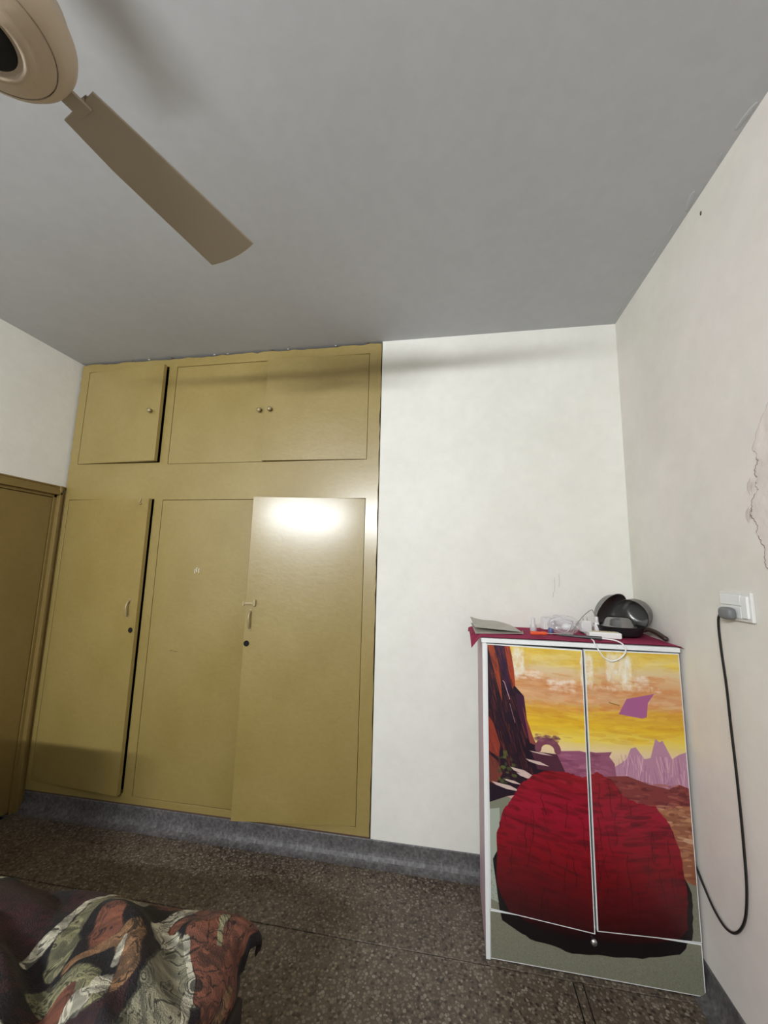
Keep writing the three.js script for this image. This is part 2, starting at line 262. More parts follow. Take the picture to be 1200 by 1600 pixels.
// ---------------------------------------------------------------- tube light behind the camera
{
  const t = thing('tube_light', 'long white tube light on the wall behind the camera', 'lamp', [LAMP.x, LAMP.y, L]);
  mesh('batten', box(-0.63, 0.63, -0.04, 0.04, -0.05, 0, 0.006), M.white, t);
  mesh('diffuser', box(-0.6, 0.6, -0.035, 0.035, -0.082, -0.05, 0.01), std({ color: lin(0.8, 0.8, 0.8), emissive: lin(0.92, 0.96, 1), emissiveIntensity: 20, roughness: 0.4 }), t);
  for (const s of [-1, 1]) mesh('end_cap', box(s * 0.615 - 0.015, s * 0.615 + 0.015, -0.038, 0.038, -0.085, -0.05, 0.006), M.white, t);
}

// ---------------------------------------------------------------- printed cabinet
const CB = { x0: -0.824, x1: -0.018, z0: 0.088, z1: 0.447, y1: 1.274, dy: 0.18 };
function printCanvas() {
  const w = 1024, h = 1600, c = document.createElement('canvas'); c.width = w; c.height = h; const x = c.getContext('2d'), r = mulberry(99);
  const P = (s, t) => [s * w, t * h];
  const poly = (pts, fill) => { x.fillStyle = fill; x.beginPath(); pts.forEach(([s, t], i) => i ? x.lineTo(s * w, t * h) : x.moveTo(s * w, t * h)); x.closePath(); x.fill(); };
  const rgb = (a) => `rgb(${a.map((q) => Math.max(0, Math.min(255, Math.round(q)))).join(',')})`;
  const rgba = (a, o) => `rgba(${a.join(',')},${o})`;
  // sky print
  const bands = [[0, [208, 172, 58]], [0.035, [214, 190, 120]], [0.08, [214, 188, 146]], [0.13, [204, 150, 102]], [0.17, [208, 164, 120]], [0.205, [206, 152, 54]], [0.25, [216, 172, 40]], [0.29, [224, 198, 92]], [0.33, [222, 196, 156]], [0.42, [200, 160, 150]], [1, [150, 90, 70]]];
  const gr = x.createLinearGradient(0, 0, 0, h); bands.forEach(([t, q]) => gr.addColorStop(t, rgb(q))); x.fillStyle = gr; x.fillRect(0, 0, w, h);
  const dabs = (n, s0, s1, t0, t1, cols, a, rw, rh) => { for (let i = 0; i < n; i++) { const [px, py] = P(s0 + r() * (s1 - s0), t0 + r() * (t1 - t0)), q = cols[Math.floor(r() * cols.length)]; x.fillStyle = rgba(q, a * (0.5 + r())); x.beginPath(); x.ellipse(px, py, rw * (0.4 + r()), rh * (0.4 + r()), (r() - 0.5) * 0.3, 0, 7); x.fill(); } };
  dabs(220, 0.1, 1, 0.0, 0.06, [[230, 196, 70], [206, 160, 40], [236, 214, 130]], 0.16, 60, 12);
  dabs(260, 0.12, 1, 0.08, 0.2, [[196, 112, 52], [220, 160, 110], [206, 128, 60], [226, 178, 140]], 0.2, 44, 10);
  dabs(200, 0.15, 1, 0.19, 0.3, [[228, 186, 30], [196, 130, 30], [236, 206, 70]], 0.18, 60, 9);
  for (const [a, b, c2, d, n] of [[0.15, 0.2, 0.02, 0.1, 150], [0.5, 0.55, 0.03, 0.11, 150], [0.63, 0.7, 0.02, 0.09, 130], [0.7, 0.745, 0.03, 0.12, 130]]) { dabs(n, a, b, c2, d, [[236, 232, 226], [226, 214, 190], [232, 224, 206]], 0.2, 11, 28); dabs(n / 2, a - 0.03, b + 0.04, c2, d, [[222, 190, 110], [208, 160, 84]], 0.12, 14, 16); }
  for (const [a, b, c2, d, n] of [[0.33, 0.46, 0.105, 0.14, 160], [0.2, 0.3, 0.085, 0.11, 90], [0.76, 0.83, 0.085, 0.115, 90], [0.55, 0.9, 0.115, 0.13, 60]]) { dabs(n, a, b, c2, d, [[236, 222, 206], [224, 190, 160], [230, 212, 196]], 0.2, 12, 8); dabs(n / 2, a - 0.03, b + 0.05, c2 + 0.015, d + 0.02, [[186, 108, 60], [204, 140, 96]], 0.14, 24, 6); }
  // lilac spires and mesas on the right
  poly([[0.64, 0.37], [0.7, 0.345], [0.725, 0.31], [0.75, 0.305], [0.79, 0.34], [0.82, 0.335], [0.85, 0.275], [0.868, 0.285], [0.885, 0.28], [0.925, 0.335], [0.96, 0.32], [1, 0.31], [1, 0.47], [0.62, 0.47]], 'rgb(176,128,150)');
  for (let i = 0; i < 90; i++) { const s = 0.66 + r() * 0.34, t = 0.3 + r() * 0.12; x.strokeStyle = rgba(r() < 0.5 ? [150, 92, 130] : [222, 176, 186], 0.4); x.lineWidth = 2 + r() * 5; x.beginPath(); x.moveTo(...P(s, Math.max(t, 0.33))); x.lineTo(...P(s + (r() - 0.5) * 0.05, t + 0.06)); x.stroke(); }
  poly([[0.36, 0.335], [0.47, 0.325], [0.55, 0.33], [0.63, 0.325], [0.615, 0.34], [0.64, 0.36], [0.65, 0.43], [0.36, 0.43]], 'rgb(140,78,104)');
  dabs(60, 0.38, 0.62, 0.335, 0.41, [[168, 104, 128], [108, 50, 74]], 0.35, 30, 8);
  poly([[0.6, 0.4], [0.7, 0.395], [0.8, 0.415], [0.9, 0.425], [0.95, 0.41], [1, 0.42], [1, 0.56], [0.58, 0.56]], 'rgb(122,50,48)');
  dabs(120, 0.62, 1, 0.41, 0.54, [[96, 30, 34], [156, 82, 70], [176, 110, 90], [84, 26, 34]], 0.4, 24, 8);
  poly([[0.76, 0.5], [1, 0.47], [1, 0.74], [0.9, 0.74]], 'rgb(140,86,60)'); dabs(110, 0.84, 1, 0.47, 0.72, [[196, 142, 104], [110, 52, 40], [170, 110, 76], [210, 170, 140]], 0.45, 26, 8);
  // cliff on the left, built of narrow facets
  const streak = (pts, wd, col) => { x.strokeStyle = col; x.lineWidth = wd; x.lineCap = 'round'; x.lineJoin = 'round'; x.beginPath(); pts.forEach(([s, t], i) => i ? x.lineTo(...P(s, t)) : x.moveTo(...P(s, t))); x.stroke(); };
  poly([[0, 0], [0.13, 0], [0.15, 0.08], [0.155, 0.14], [0.2, 0.17], [0.215, 0.26], [0.255, 0.32], [0.27, 0.345], [0.36, 0.365], [0.37, 0.4], [0.3, 0.46], [0.1, 0.5], [0, 0.53]], 'rgb(30,12,28)');
  poly([[0.005, 0], [0.04, 0], [0.065, 0.06], [0.078, 0.12], [0.085, 0.2], [0.06, 0.14], [0.03, 0.06]], 'rgb(150,62,32)');
  poly([[0.1, 0], [0.13, 0], [0.15, 0.08], [0.156, 0.135], [0.14, 0.15], [0.125, 0.1]], 'rgb(158,60,34)');
  poly([[0.045, 0], [0.098, 0], [0.12, 0.11], [0.13, 0.16], [0.1, 0.15], [0.08, 0.08]], 'rgb(44,16,50)');
  poly([[0.155, 0.16], [0.2, 0.17], [0.215, 0.26], [0.25, 0.33], [0.2, 0.3], [0.17, 0.22]], 'rgb(58,22,48)');
  poly([[0.19, 0.2], [0.215, 0.25], [0.255, 0.325], [0.225, 0.32]], 'rgb(140,66,56)');
  poly([[0, 0.24], [0.035, 0.27], [0.07, 0.34], [0.06, 0.38], [0, 0.36]], 'rgb(136,52,38)');
  poly([[0, 0.37], [0.05, 0.39], [0.08, 0.43], [0.04, 0.47], [0, 0.46]], 'rgb(110,52,42)');
  for (let i = 0; i < 420; i++) { const t = r() * 0.44, s = r() * (0.13 + Math.max(0, t - 0.1) * 0.36), l = 0.01 + r() * 0.045; streak([[s, t], [s + l * (0.3 + r() * 0.3), t + l]], 1 + r() * 5, rgba([[14, 5, 18], [170, 78, 44], [92, 36, 54], [60, 20, 40], [128, 52, 34]][Math.floor(r() * 5)], 0.35)); }
  streak([[0.09, 0.125], [0.098, 0.13], [0.125, 0.185]], 4, 'rgb(190,150,160)'); streak([[0.125, 0.2], [0.15, 0.26]], 3, 'rgb(150,110,120)');
  // arch and pale ledges
  x.strokeStyle = 'rgb(118,64,80)'; x.lineWidth = 34; x.beginPath(); x.ellipse(...P(0.315, 0.335), 50, 44, 0, Math.PI, 2 * Math.PI); x.stroke(); dabs(50, 0.26, 0.38, 0.29, 0.31, [[150, 96, 108], [90, 44, 62]], 0.3, 14, 8);
  poly([[0.23, 0.345], [0.36, 0.345], [0.4, 0.4], [0.26, 0.4]], 'rgb(76,36,52)');
  for (const [s, t, l, k] of [[0.22, 0.345, 0.12, 0.006], [0.2, 0.372, 0.12, 0.012], [0.12, 0.405, 0.12, 0.016], [0.15, 0.42, 0.13, 0.014], [0.02, 0.46, 0.16, 0.016], [0.08, 0.445, 0.1, 0.01]]) poly([[s, t], [s + l * 0.6, t + k * 0.3], [s + l, t + k * 1.2], [s + l * 0.5, t + k * 1.1], [s + l * 0.15, t + k * 0.6]], 'rgb(200,174,164)');
  dabs(24, 0.06, 0.14, 0.36, 0.46, [[84, 92, 44], [60, 70, 40]], 0.6, 12, 8);
  // sandy verge and roadway
  poly([[0, 0.53], [0.1, 0.5], [1, 0.7], [1, 1], [0, 1]], 'rgb(122,122,104)');
  poly([[0, 0.55], [0.06, 0.54], [0.06, 0.83], [0, 0.82]], 'rgb(158,164,150)');
  for (let i = 0; i < 9000; i++) { x.fillStyle = rgba(r() < 0.5 ? [84, 82, 66] : [150, 148, 126], 0.4); x.fillRect(r() * w, (0.72 + r() * 0.28) * h, 2 + r() * 3, 2 + r() * 2); }
  // plain dark red sandstone outcrop in the foreground with its dark foot
  const jag = (pts, amp) => { const out = []; pts.forEach(([a, b], i) => { const [c2, d] = pts[(i + 1) % pts.length]; for (let k = 0; k < 7; k++) out.push([a + (c2 - a) * k / 7 + (r() - 0.5) * amp, b + (d - b) * k / 7 + (r() - 0.5) * amp * 0.6]); }); return out; };
  poly(jag([[0.02, 0.7], [0.1, 0.62], [0.9, 0.62], [0.97, 0.72], [0.96, 0.84], [0.9, 0.895], [0.7, 0.925], [0.4, 0.94], [0.2, 0.92], [0.06, 0.88]], 0.008), 'rgb(16,9,10)');
  const rock = jag([[0.04, 0.78], [0.045, 0.62], [0.08, 0.545], [0.13, 0.5], [0.17, 0.455], [0.24, 0.42], [0.3, 0.4], [0.4, 0.396], [0.48, 0.405], [0.55, 0.39], [0.63, 0.412], [0.68, 0.46], [0.75, 0.475], [0.83, 0.48], [0.89, 0.53], [0.93, 0.6], [0.95, 0.72], [0.94, 0.82], [0.88, 0.86], [0.7, 0.885], [0.45, 0.9], [0.24, 0.885], [0.1, 0.85]], 0.006);
  x.save(); x.beginPath(); rock.forEach(([a, b], i) => i ? x.lineTo(...P(a, b)) : x.moveTo(...P(a, b))); x.closePath(); x.clip();
  const rg = x.createLinearGradient(0, 0.39 * h, 0, 0.9 * h); [[0, [128, 14, 22]], [0.25, [146, 8, 40]], [0.5, [128, 4, 20]], [0.75, [84, 2, 8]], [1, [22, 2, 4]]].forEach(([t, q]) => rg.addColorStop(t, rgb(q))); x.fillStyle = rg; x.fillRect(0, 0, w, h);
  for (let i = 0; i < 900; i++) { const a = r(), t = 0.39 + r() * 0.5, dk = (t - 0.39) / 0.5, q = r() < 0.5 ? [60, 2, 10] : r() < 0.6 ? [150 - dk * 90, 14, 38 - dk * 24].map(Math.round) : [176 - dk * 120, 40 - Math.round(dk * 30), 62 - Math.round(dk * 50)].map(Math.round); x.fillStyle = rgba(q, 0.16 + r() * 0.16); x.beginPath(); x.ellipse(a * w, t * h, 14 + r() * 60, 3 + r() * 9, 0.15 * Math.sin(a * 6) + (r() - 0.5) * 0.2, 0, 7); x.fill(); }
  for (let i = 0; i < 60; i++) { let a = 0.06 + r() * 0.86, t = 0.4 + r() * 0.4; const pts = [[a, t]]; for (let k = 0; k < 4; k++) { a += (r() - 0.5) * 0.025; t += 0.012 + r() * 0.02; pts.push([a, t]); } streak(pts, 1.5 + r() * 3, rgba([34, 1, 8], 0.45)); }
  x.restore();
  // lilac kite-shaped scrap in the sky
  poly([[0.675, 0.205], [0.72, 0.155], [0.76, 0.15], [0.86, 0.135], [0.825, 0.165], [0.815, 0.21], [0.79, 0.215]], 'rgb(160,88,134)'); streak([[0.63, 0.17], [0.68, 0.178]], 5, 'rgb(140,110,40)');
  return c;
}
{
  const pc = new THREE.CanvasTexture(printCanvas()); pc.colorSpace = THREE.SRGBColorSpace;
  M.print = std({ map: pc, roughness: 0.33 });
  const lilac = dataTex(256, (u, v) => { const n = fbm(u * 4, v * 4, 4, 4, 141) - 0.5; return [188 + n * 14, 160 + n * 14, 168 + n * 14]; }, true, 0.6);
  M.side = std({ map: lilac, roughness: 0.5 });
  const cab = thing('printed_cabinet', 'white-edged two-door cabinet printed with a red desert canyon picture', 'cabinet', [0, 0, 0]);
  const { x0, x1, z0, z1, y1, dy } = CB, T = 0.018;
  mesh('side_panel', box(x0, x0 + T - 0.001, 0, y1 - T, z0, z1 - 0.002, 0.001), M.side, cab, 'lilac side panel');
  mesh('side_panel', box(x1 - T, x1, 0, y1 - T, z0, z1 - 0.022, 0.001), M.side, cab, 'lilac side panel');
  mesh('edge_strip', box(x0, x0 + T, 0, y1 - T - 0.002, z1 - 0.002, z1, 0.0008), M.edge, cab, 'white edge strip');
  mesh('top_panel', box(x0 - 0.004, x1 + 0.004, y1 - T - 0.001, y1, z0, z1 + 0.006, 0.002), M.edge, cab);
  mesh('back_panel', box(x0 + T, x1 - T, 0.02, y1 - T - 0.002, z0, z0 + 0.006), M.white, cab);
  mesh('bottom_panel', box(x0 + T, x1 - T, dy - 0.03, dy - 0.012, z0 + 0.006, z1 - 0.024), M.white, cab);
  for (const y of [0.55, 0.9]) mesh('shelf', box(x0 + T, x1 - T, y, y + 0.016, z0 + 0.006, z1 - 0.06), M.white, cab);
  const PX0 = x0 + T, PX1 = x1, PY1 = y1 - T - 0.003;
  const printGeo = (a, b, c, d) => {          // sheet of the picture, uv from its place on the cabinet front
    const g = new THREE.BoxGeometry(b - a, d - c, 0.0012); g.translate((a + b) / 2, (c + d) / 2, 0); const p = g.attributes.position, uv = g.attributes.uv;
    for (let i = 0; i < p.count; i++) uv.setXY(i, (p.getX(i) - PX0) / (PX1 - PX0), p.getY(i) / PY1); return g;
  };
  const xm = -0.404, e = 0.004, yb = dy + 0.004, yt = y1 - T - 0.006;
  function door(a, b, hingeLeft, deg, label) {
    const g = new THREE.Group(); g.name = 'door'; g.userData.label = label; const hx = hingeLeft ? a : b; g.position.set(hx, 0, z1 - 0.016); g.rotation.y = (hingeLeft ? -deg : deg) * D; cab.add(g);
    mesh('door_panel', box(a - hx, b - hx, yb, yt, 0, 0.0155, 0.001), M.edge, g);
    const pg = printGeo(a + e, b - e, yb + e, yt - e); pg.translate(-hx, 0, 0.0155); mesh('picture_sheet', pg, M.print, g);
    return g;
  }
  door(PX0 + 0.002, xm - 0.003, true, 6, 'left printed door standing ajar');
  door(xm + 0.003, x1, false, 4, 'right printed door standing ajar');
  mesh('plinth_front', box(PX0 + 0.001, x1, 0.004, dy, z1 - 0.02, z1 - 0.001, 0.001), M.edge, cab);
  { const pg = printGeo(PX0 + 0.002, x1 - 0.004, 0.008, dy - 0.004); pg.translate(0, 0, z1 - 0.0008); mesh('picture_sheet', pg, M.print, cab); }
  const kn = mesh('knob', lathe([[0, 0], [0.007, 0], [0.006, 0.01], [0.011, 0.016], [0.0135, 0.024], [0.011, 0.031], [0.004, 0.034], [0, 0.034]], 24), M.steel, cab, 'small metal knob'); kn.rotation.x = Math.PI / 2; kn.position.set(-0.413, 0.145, z1 - 0.001);
}
const TOP = CB.y1;
// maroon cloth over the cabinet top
{
  const nx = 90, nz = 40, X0 = -0.872, X1 = -0.003, Z0 = 0.02, Z1 = 0.448, pos = [], idx = [];
  const fy = (x, z) => {
    let y = TOP + 0.004 + 0.005 * fbm((x + 2) * 9, (z + 2) * 9, 256, 3, 151) + 0.006 * Math.max(0, 1 - Math.abs(z - (Z0 + 0.05)) / 0.1);
    const ol = Math.max(0, CB.x0 - 0.006 - x), or = Math.max(0, x - (CB.x1 + 0.006)), ob = Math.max(0, CB.z0 - z) * 0.4;
    return y - ol * (0.35 + 0.9 * Math.max(0, (z - 0.3) / 0.15)) - or * 0.8 - ob;
  };
  const fz = (x, z) => z - 0.012 * fbm((x + 3) * 6, 2.5, 256, 2, 155) * (z - Z0) / (Z1 - Z0) + (x > -0.03 ? (x + 0.03) * 0.8 : 0) * ((z - Z0) / (Z1 - Z0));
  for (const t of [0, -0.0018]) for (let j = 0; j <= nz; j++) for (let i = 0; i <= nx; i++) { const x = X0 + (X1 - X0) * i / nx, z = Z0 + (Z1 - Z0) * j / nz; pos.push(x, fy(x, z) + t, fz(x, z)); }
  const n1 = (nx + 1) * (nz + 1), id = (i, j, k) => k * n1 + j * (nx + 1) + i;
  for (let j = 0; j < nz; j++) for (let i = 0; i < nx; i++) { const a = id(i, j, 0), b = id(i + 1, j, 0), c = id(i, j + 1, 0), d = id(i + 1, j + 1, 0); idx.push(a, c, b, b, c, d); idx.push(a + n1, b + n1, c + n1, b + n1, d + n1, c + n1); }
  for (let i = 0; i < nx; i++) for (const j of [0, nz]) { const a = id(i, j, 0), b = id(i + 1, j, 0); j ? idx.push(a, a + n1, b, b, a + n1, b + n1) : idx.push(a, b, a + n1, b, b + n1, a + n1); }
  for (let j = 0; j < nz; j++) for (const i of [0, nx]) { const a = id(i, j, 0), b = id(i, j + 1, 0); i ? idx.push(a, b, a + n1, b, b + n1, a + n1) : idx.push(a, a + n1, b, b, a + n1, b + n1); }
  const g = new THREE.BufferGeometry(); g.setAttribute('position', new THREE.Float32BufferAttribute(pos, 3)); g.setIndex(idx); g.computeVertexNormals();
  const cl = dataTex(256, (u, v) => { const n = fbm(u * 8, v * 8, 8, 4, 161) - 0.5, t = ((Math.floor(u * 256) + Math.floor(v * 256)) % 2) * 6; return [152 + n * 30 - t, 22 + n * 12, 74 + n * 22 - t]; }, true, 0.3);
  const m = mesh('tablecloth', uvm(g), std({ map: cl, roughness: 0.9 })); tag(m, 'maroon cloth spread over the printed cabinet top', 'cloth');
}
const CT = TOP + 0.011;                         // upper side of the cloth
// grey envelope lying at the left end
{
  const sheet = (c, lift, t) => {              // bilinear corners FL FR BL BR
    const n = 20, pos = [], idx = [];
    for (const k of [0, 1]) for (let j = 0; j <= n; j++) for (let i = 0; i <= n; i++) { const u = i / n, v = j / n; const q = [0, 1, 2].map((a) => (c[0][a] * (1 - u) + c[1][a] * u) * (1 - v) + (c[2][a] * (1 - u) + c[3][a] * u) * v); q[1] += lift * Math.sin(Math.PI * u) * Math.sin(Math.PI * v) + 0.004 * Math.sin(u * 7 + v * 3) * v - k * t; pos.push(...q); }
    const m = (n + 1) * (n + 1), id = (i, j) => j * (n + 1) + i;
    for (let j = 0; j < n; j++) for (let i = 0; i < n; i++) { const a = id(i, j), b = id(i + 1, j), d = id(i, j + 1), e = id(i + 1, j + 1); idx.push(a, b, d, b, e, d, a + m, d + m, b + m, b + m, d + m, e + m); }
    for (let i = 0; i < n; i++) { for (const [a, b] of [[id(i, 0), id(i + 1, 0)], [id(n, i), id(n, i + 1)], [id(i + 1, n), id(i, n)], [id(0, i + 1), id(0, i)]]) idx.push(a, a + m, b, b, a + m, b + m); }
    const g = new THREE.BufferGeometry(); g.setAttribute('position', new THREE.Float32BufferAttribute(pos, 3)); g.setIndex(idx); g.computeVertexNormals(); return uvm(g);
  };
  const col = dataTex(256, (u, v) => { const n = fbm(u * 5, v * 5, 5, 5, 171) - 0.5; return [172 + n * 26, 167 + n * 26, 156 + n * 26]; }, true, 0.25);
  const gm = std({ map: col, roughness: 0.42 });
  const f = thing('document_folder', 'crumpled grey plastic folder on the maroon cloth', 'folder', [0, 0, 0]);
  mesh('lower_cover', sheet([[-0.85, CT - 0.002, 0.375], [-0.628, CT + 0.003, 0.345], [-0.862, CT + 0.02, 0.16], [-0.655, CT + 0.003, 0.15]], 0.0, 0.0025), gm, f);
  mesh('upper_cover', sheet([[-0.852, CT + 0.022, 0.335], [-0.632, CT + 0.008, 0.33], [-0.864, CT + 0.048, 0.13], [-0.662, CT + 0.018, 0.14]], -0.012, 0.0015), gm, f);
  mesh('fold', sheet([[-0.632, CT + 0.0005, 0.346], [-0.626, CT + 0.0005, 0.345], [-0.632, CT + 0.01, 0.328], [-0.626, CT + 0.01, 0.328]], 0, 0.001), gm, f);
}
// orange screwdriver
{
  const t = thing('screwdriver', 'small orange-handled screwdriver beside the grey folder', 'screwdriver', [-0.6, CT + 0.011, 0.372]); t.rotation.y = 0.06;
  mesh('handle', [lathe([[0, 0], [0.007, 0.001], [0.009, 0.008], [0.0085, 0.03], [0.007, 0.045], [0.0095, 0.055], [0.006, 0.075], [0, 0.076]], 12).rotateZ(-Math.PI / 2)], std({ color: lin(0.75, 0.1, 0.03), roughness: 0.35 }), t);
  mesh('shaft', lathe([[0, 0.07], [0.0032, 0.07], [0.0032, 0.18], [0.004, 0.19], [0, 0.19]], 10).rotateZ(-Math.PI / 2), M.steel, t);
}
// white nozzle cap
{ const m = mesh('nozzle_cap', lathe([[0, 0], [0.0165, 0], [0.0155, 0.028], [0.0105, 0.03], [0.008, 0.062], [0.006, 0.065], [0, 0.065]], 28), std({ color: lin(0.62, 0.61, 0.6), roughness: 0.5 })); m.position.set(-0.556, CT, 0.21); tag(m, 'small stepped white plastic cap standing on the cloth', 'cap'); }
// white pill box
{ const t = thing('small_box', 'small white carton behind the clear plastic mask', 'box', [-0.47, CT, 0.12]); t.rotation.y = 0.25; mesh('carton', box(-0.027, 0.027, 0, 0.06, -0.02, 0.02, 0.002), M.white, t); mesh('flap', box(-0.026, 0.026, 0.0605, 0.062, -0.02, 0.024), M.white, t); }
// clear mask with tubing
{
  const clear = phy({ color: lin(0.95, 0.95, 0.96), roughness: 0.12, transmission: 0.85, thickness: 0, ior: 1.45, side: THREE.DoubleSide });
  const t = thing('clear_plastic_mask', 'crumpled clear plastic breathing mask with thin tubing', 'mask', [-0.42, CT, 0.24]);
  const g = new THREE.SphereGeometry(1, 40, 26), p = g.attributes.position;
  for (let i = 0; i < p.count; i++) { const a = p.getX(i), b = p.getY(i), c = p.getZ(i), k = 1 + 0.42 * (fbm(a * 2.2 + 9, b * 2.2 + c * 1.7 + 9, 64, 3, 181) - 0.5); p.setXYZ(i, a * 0.072 * k, Math.max(-0.04, b * 0.045 * k) + 0.041, c * 0.04 * k); }
  g.computeVertexNormals(); mesh('face_piece', g, clear, t);
  mesh('rim', tube(Array.from({ length: 17 }, (_, i) => { const a = i / 16 * 2 * Math.PI; return [-0.02 + 0.055 * Math.cos(a), 0.045 + 0.036 * Math.sin(a) + 0.008 * Math.cos(3 * a), 0.03 + 0.014 * Math.sin(2 * a)]; }), 0.0028, 60, 6), phy({ color: lin(0.75, 0.74, 0.75), roughness: 0.2, transmission: 0.4, thickness: 0 }), t);
  mesh('tubing', tube([[-0.07, 0.02, 0.02], [-0.075, 0.05, 0.03], [-0.03, 0.07, 0.04], [0.03, 0.05, 0.05], [0.07, 0.02, 0.06], [0.09, 0.006, 0.05], [0.075, 0.03, 0.02], [0.05, 0.055, 0.0]], 0.004, 80, 8), clear, t);
  mesh('valve', lathe([[0, 0], [0.012, 0], [0.012, 0.02], [0.007, 0.024], [0, 0.024]], 18).translate(-0.068, 0.003, 0.036), std({ color: lin(0.12, 0.15, 0.32), roughness: 0.4 }), t, 'dark blue valve');
  mesh('tape', box(-0.05, -0.02, 0.0, 0.003, 0.06, 0.07, 0.001).rotateY(0.4), std({ color: lin(0.75, 0.3, 0.08), roughness: 0.6 }), t, 'orange tag');
  mesh('inner_wrap', new THREE.SphereGeometry(0.026, 18, 12).scale(1.1, 0.75, 0.7).translate(0.02, 0.028, 0.0), M.white, t, 'crumpled white wrap');
}
// power strip and adapters
{
  const t = thing('power_strip', 'white power strip lying between the mask and the black pan', 'power strip', [-0.272, CT, 0.342]); t.rotation.y = -0.05;
  mesh('body', box(-0.068, 0.068, 0, 0.027, -0.028, 0.028, 0.006), M.white, t);
  mesh('socket_plate', box(-0.05, 0.055, 0.027, 0.0285, -0.02, 0.02, 0.0006), std({ color: lin(0.7, 0.62, 0.42), roughness: 0.5 }), t, 'yellowed socket face');
  for (const x of [-0.025, 0.025]) mesh('socket_hole', [0, 1].map((k) => lathe([[0, 0], [0.003, 0], [0.003, 0.0005], [0, 0.0005]], 10).translate(x + (k - 0.5) * 0.014, 0.0285, 0)), M.hole, t);
  const c = thing('phone_charger', 'white cube phone charger standing behind the power strip', 'charger', [-0.308, CT, 0.2]); c.rotation.y = 0.2;
  mesh('body', box(-0.026, 0.026, 0.006, 0.06, -0.016, 0.016, 0.004), M.white, c); mesh('foot', box(-0.024, 0.024, 0, 0.0065, -0.014, 0.014, 0.001), M.black, c);
  for (const x of [-0.01, 0.01]) mesh('pin', lathe([[0, 0.059], [0.0025, 0.059], [0.0025, 0.078], [0, 0.08]], 10).translate(x, 0, 0), M.steel, c);
  const b = thing('white_bottle', 'slim white plastic vial standing beside the cube charger', 'vial', [-0.262, CT, 0.225]);
  mesh('body', lathe([[0, 0], [0.0105, 0], [0.011, 0.05], [0.009, 0.056], [0, 0.056]], 20), M.white, b); mesh('cap', lathe([[0, 0.056], [0.0085, 0.056], [0.0075, 0.082], [0, 0.084]], 20), std({ color: lin(0.66, 0.64, 0.62), roughness: 0.4 }), b);
  const wr = mesh('thin_wire', tube([[-0.395, CT + 0.006, 0.3], [-0.375, CT + 0.04, 0.28], [-0.33, CT + 0.085, 0.25], [-0.29, CT + 0.112, 0.23], [-0.282, CT + 0.115, 0.228], [-0.275, CT + 0.105, 0.226], [-0.266, CT + 0.086, 0.225]], 0.0022, 50, 6), std({ color: lin(0.3, 0.27, 0.25), roughness: 0.5 })); tag(wr, 'thin bent wire arching over the clear mask to the vial', 'wire');
}
// dark adapter with white cable looping over the cabinet edge
{
  const t = thing('cable_adapter', 'slim black adapter with a white cable loop over the cabinet edge', 'cable', [0, 0, 0]);
  const g = new THREE.CylinderGeometry(0.009, 0.0035, 0.2, 14, 1); g.scale(1, 1, 0.6); g.rotateZ(-Math.PI / 2); g.rotateY(-0.3); g.translate(-0.4, CT + 0.007, 0.385);
  mesh('adapter', g, std({ color: lin(0.035, 0.033, 0.033), roughness: 0.4 }), t);
  mesh('cable', tube([[-0.31, CT + 0.007, 0.415], [-0.285, CT + 0.007, 0.425], [-0.255, CT + 0.004, 0.44], [-0.236, CT - 0.008, 0.458], [-0.235, 1.255, 0.478], [-0.255, 1.228, 0.481], [-0.295, 1.212, 0.486], [-0.325, 1.225, 0.488], [-0.345, 1.255, 0.488], [-0.352, 1.272, 0.472], [-0.353, CT + 0.002, 0.455], [-0.352, CT + 0.003, 0.435], [-0.35, CT + 0.003, 0.42]], 0.0028, 120, 8), M.white, t, 'white looped cable');
}
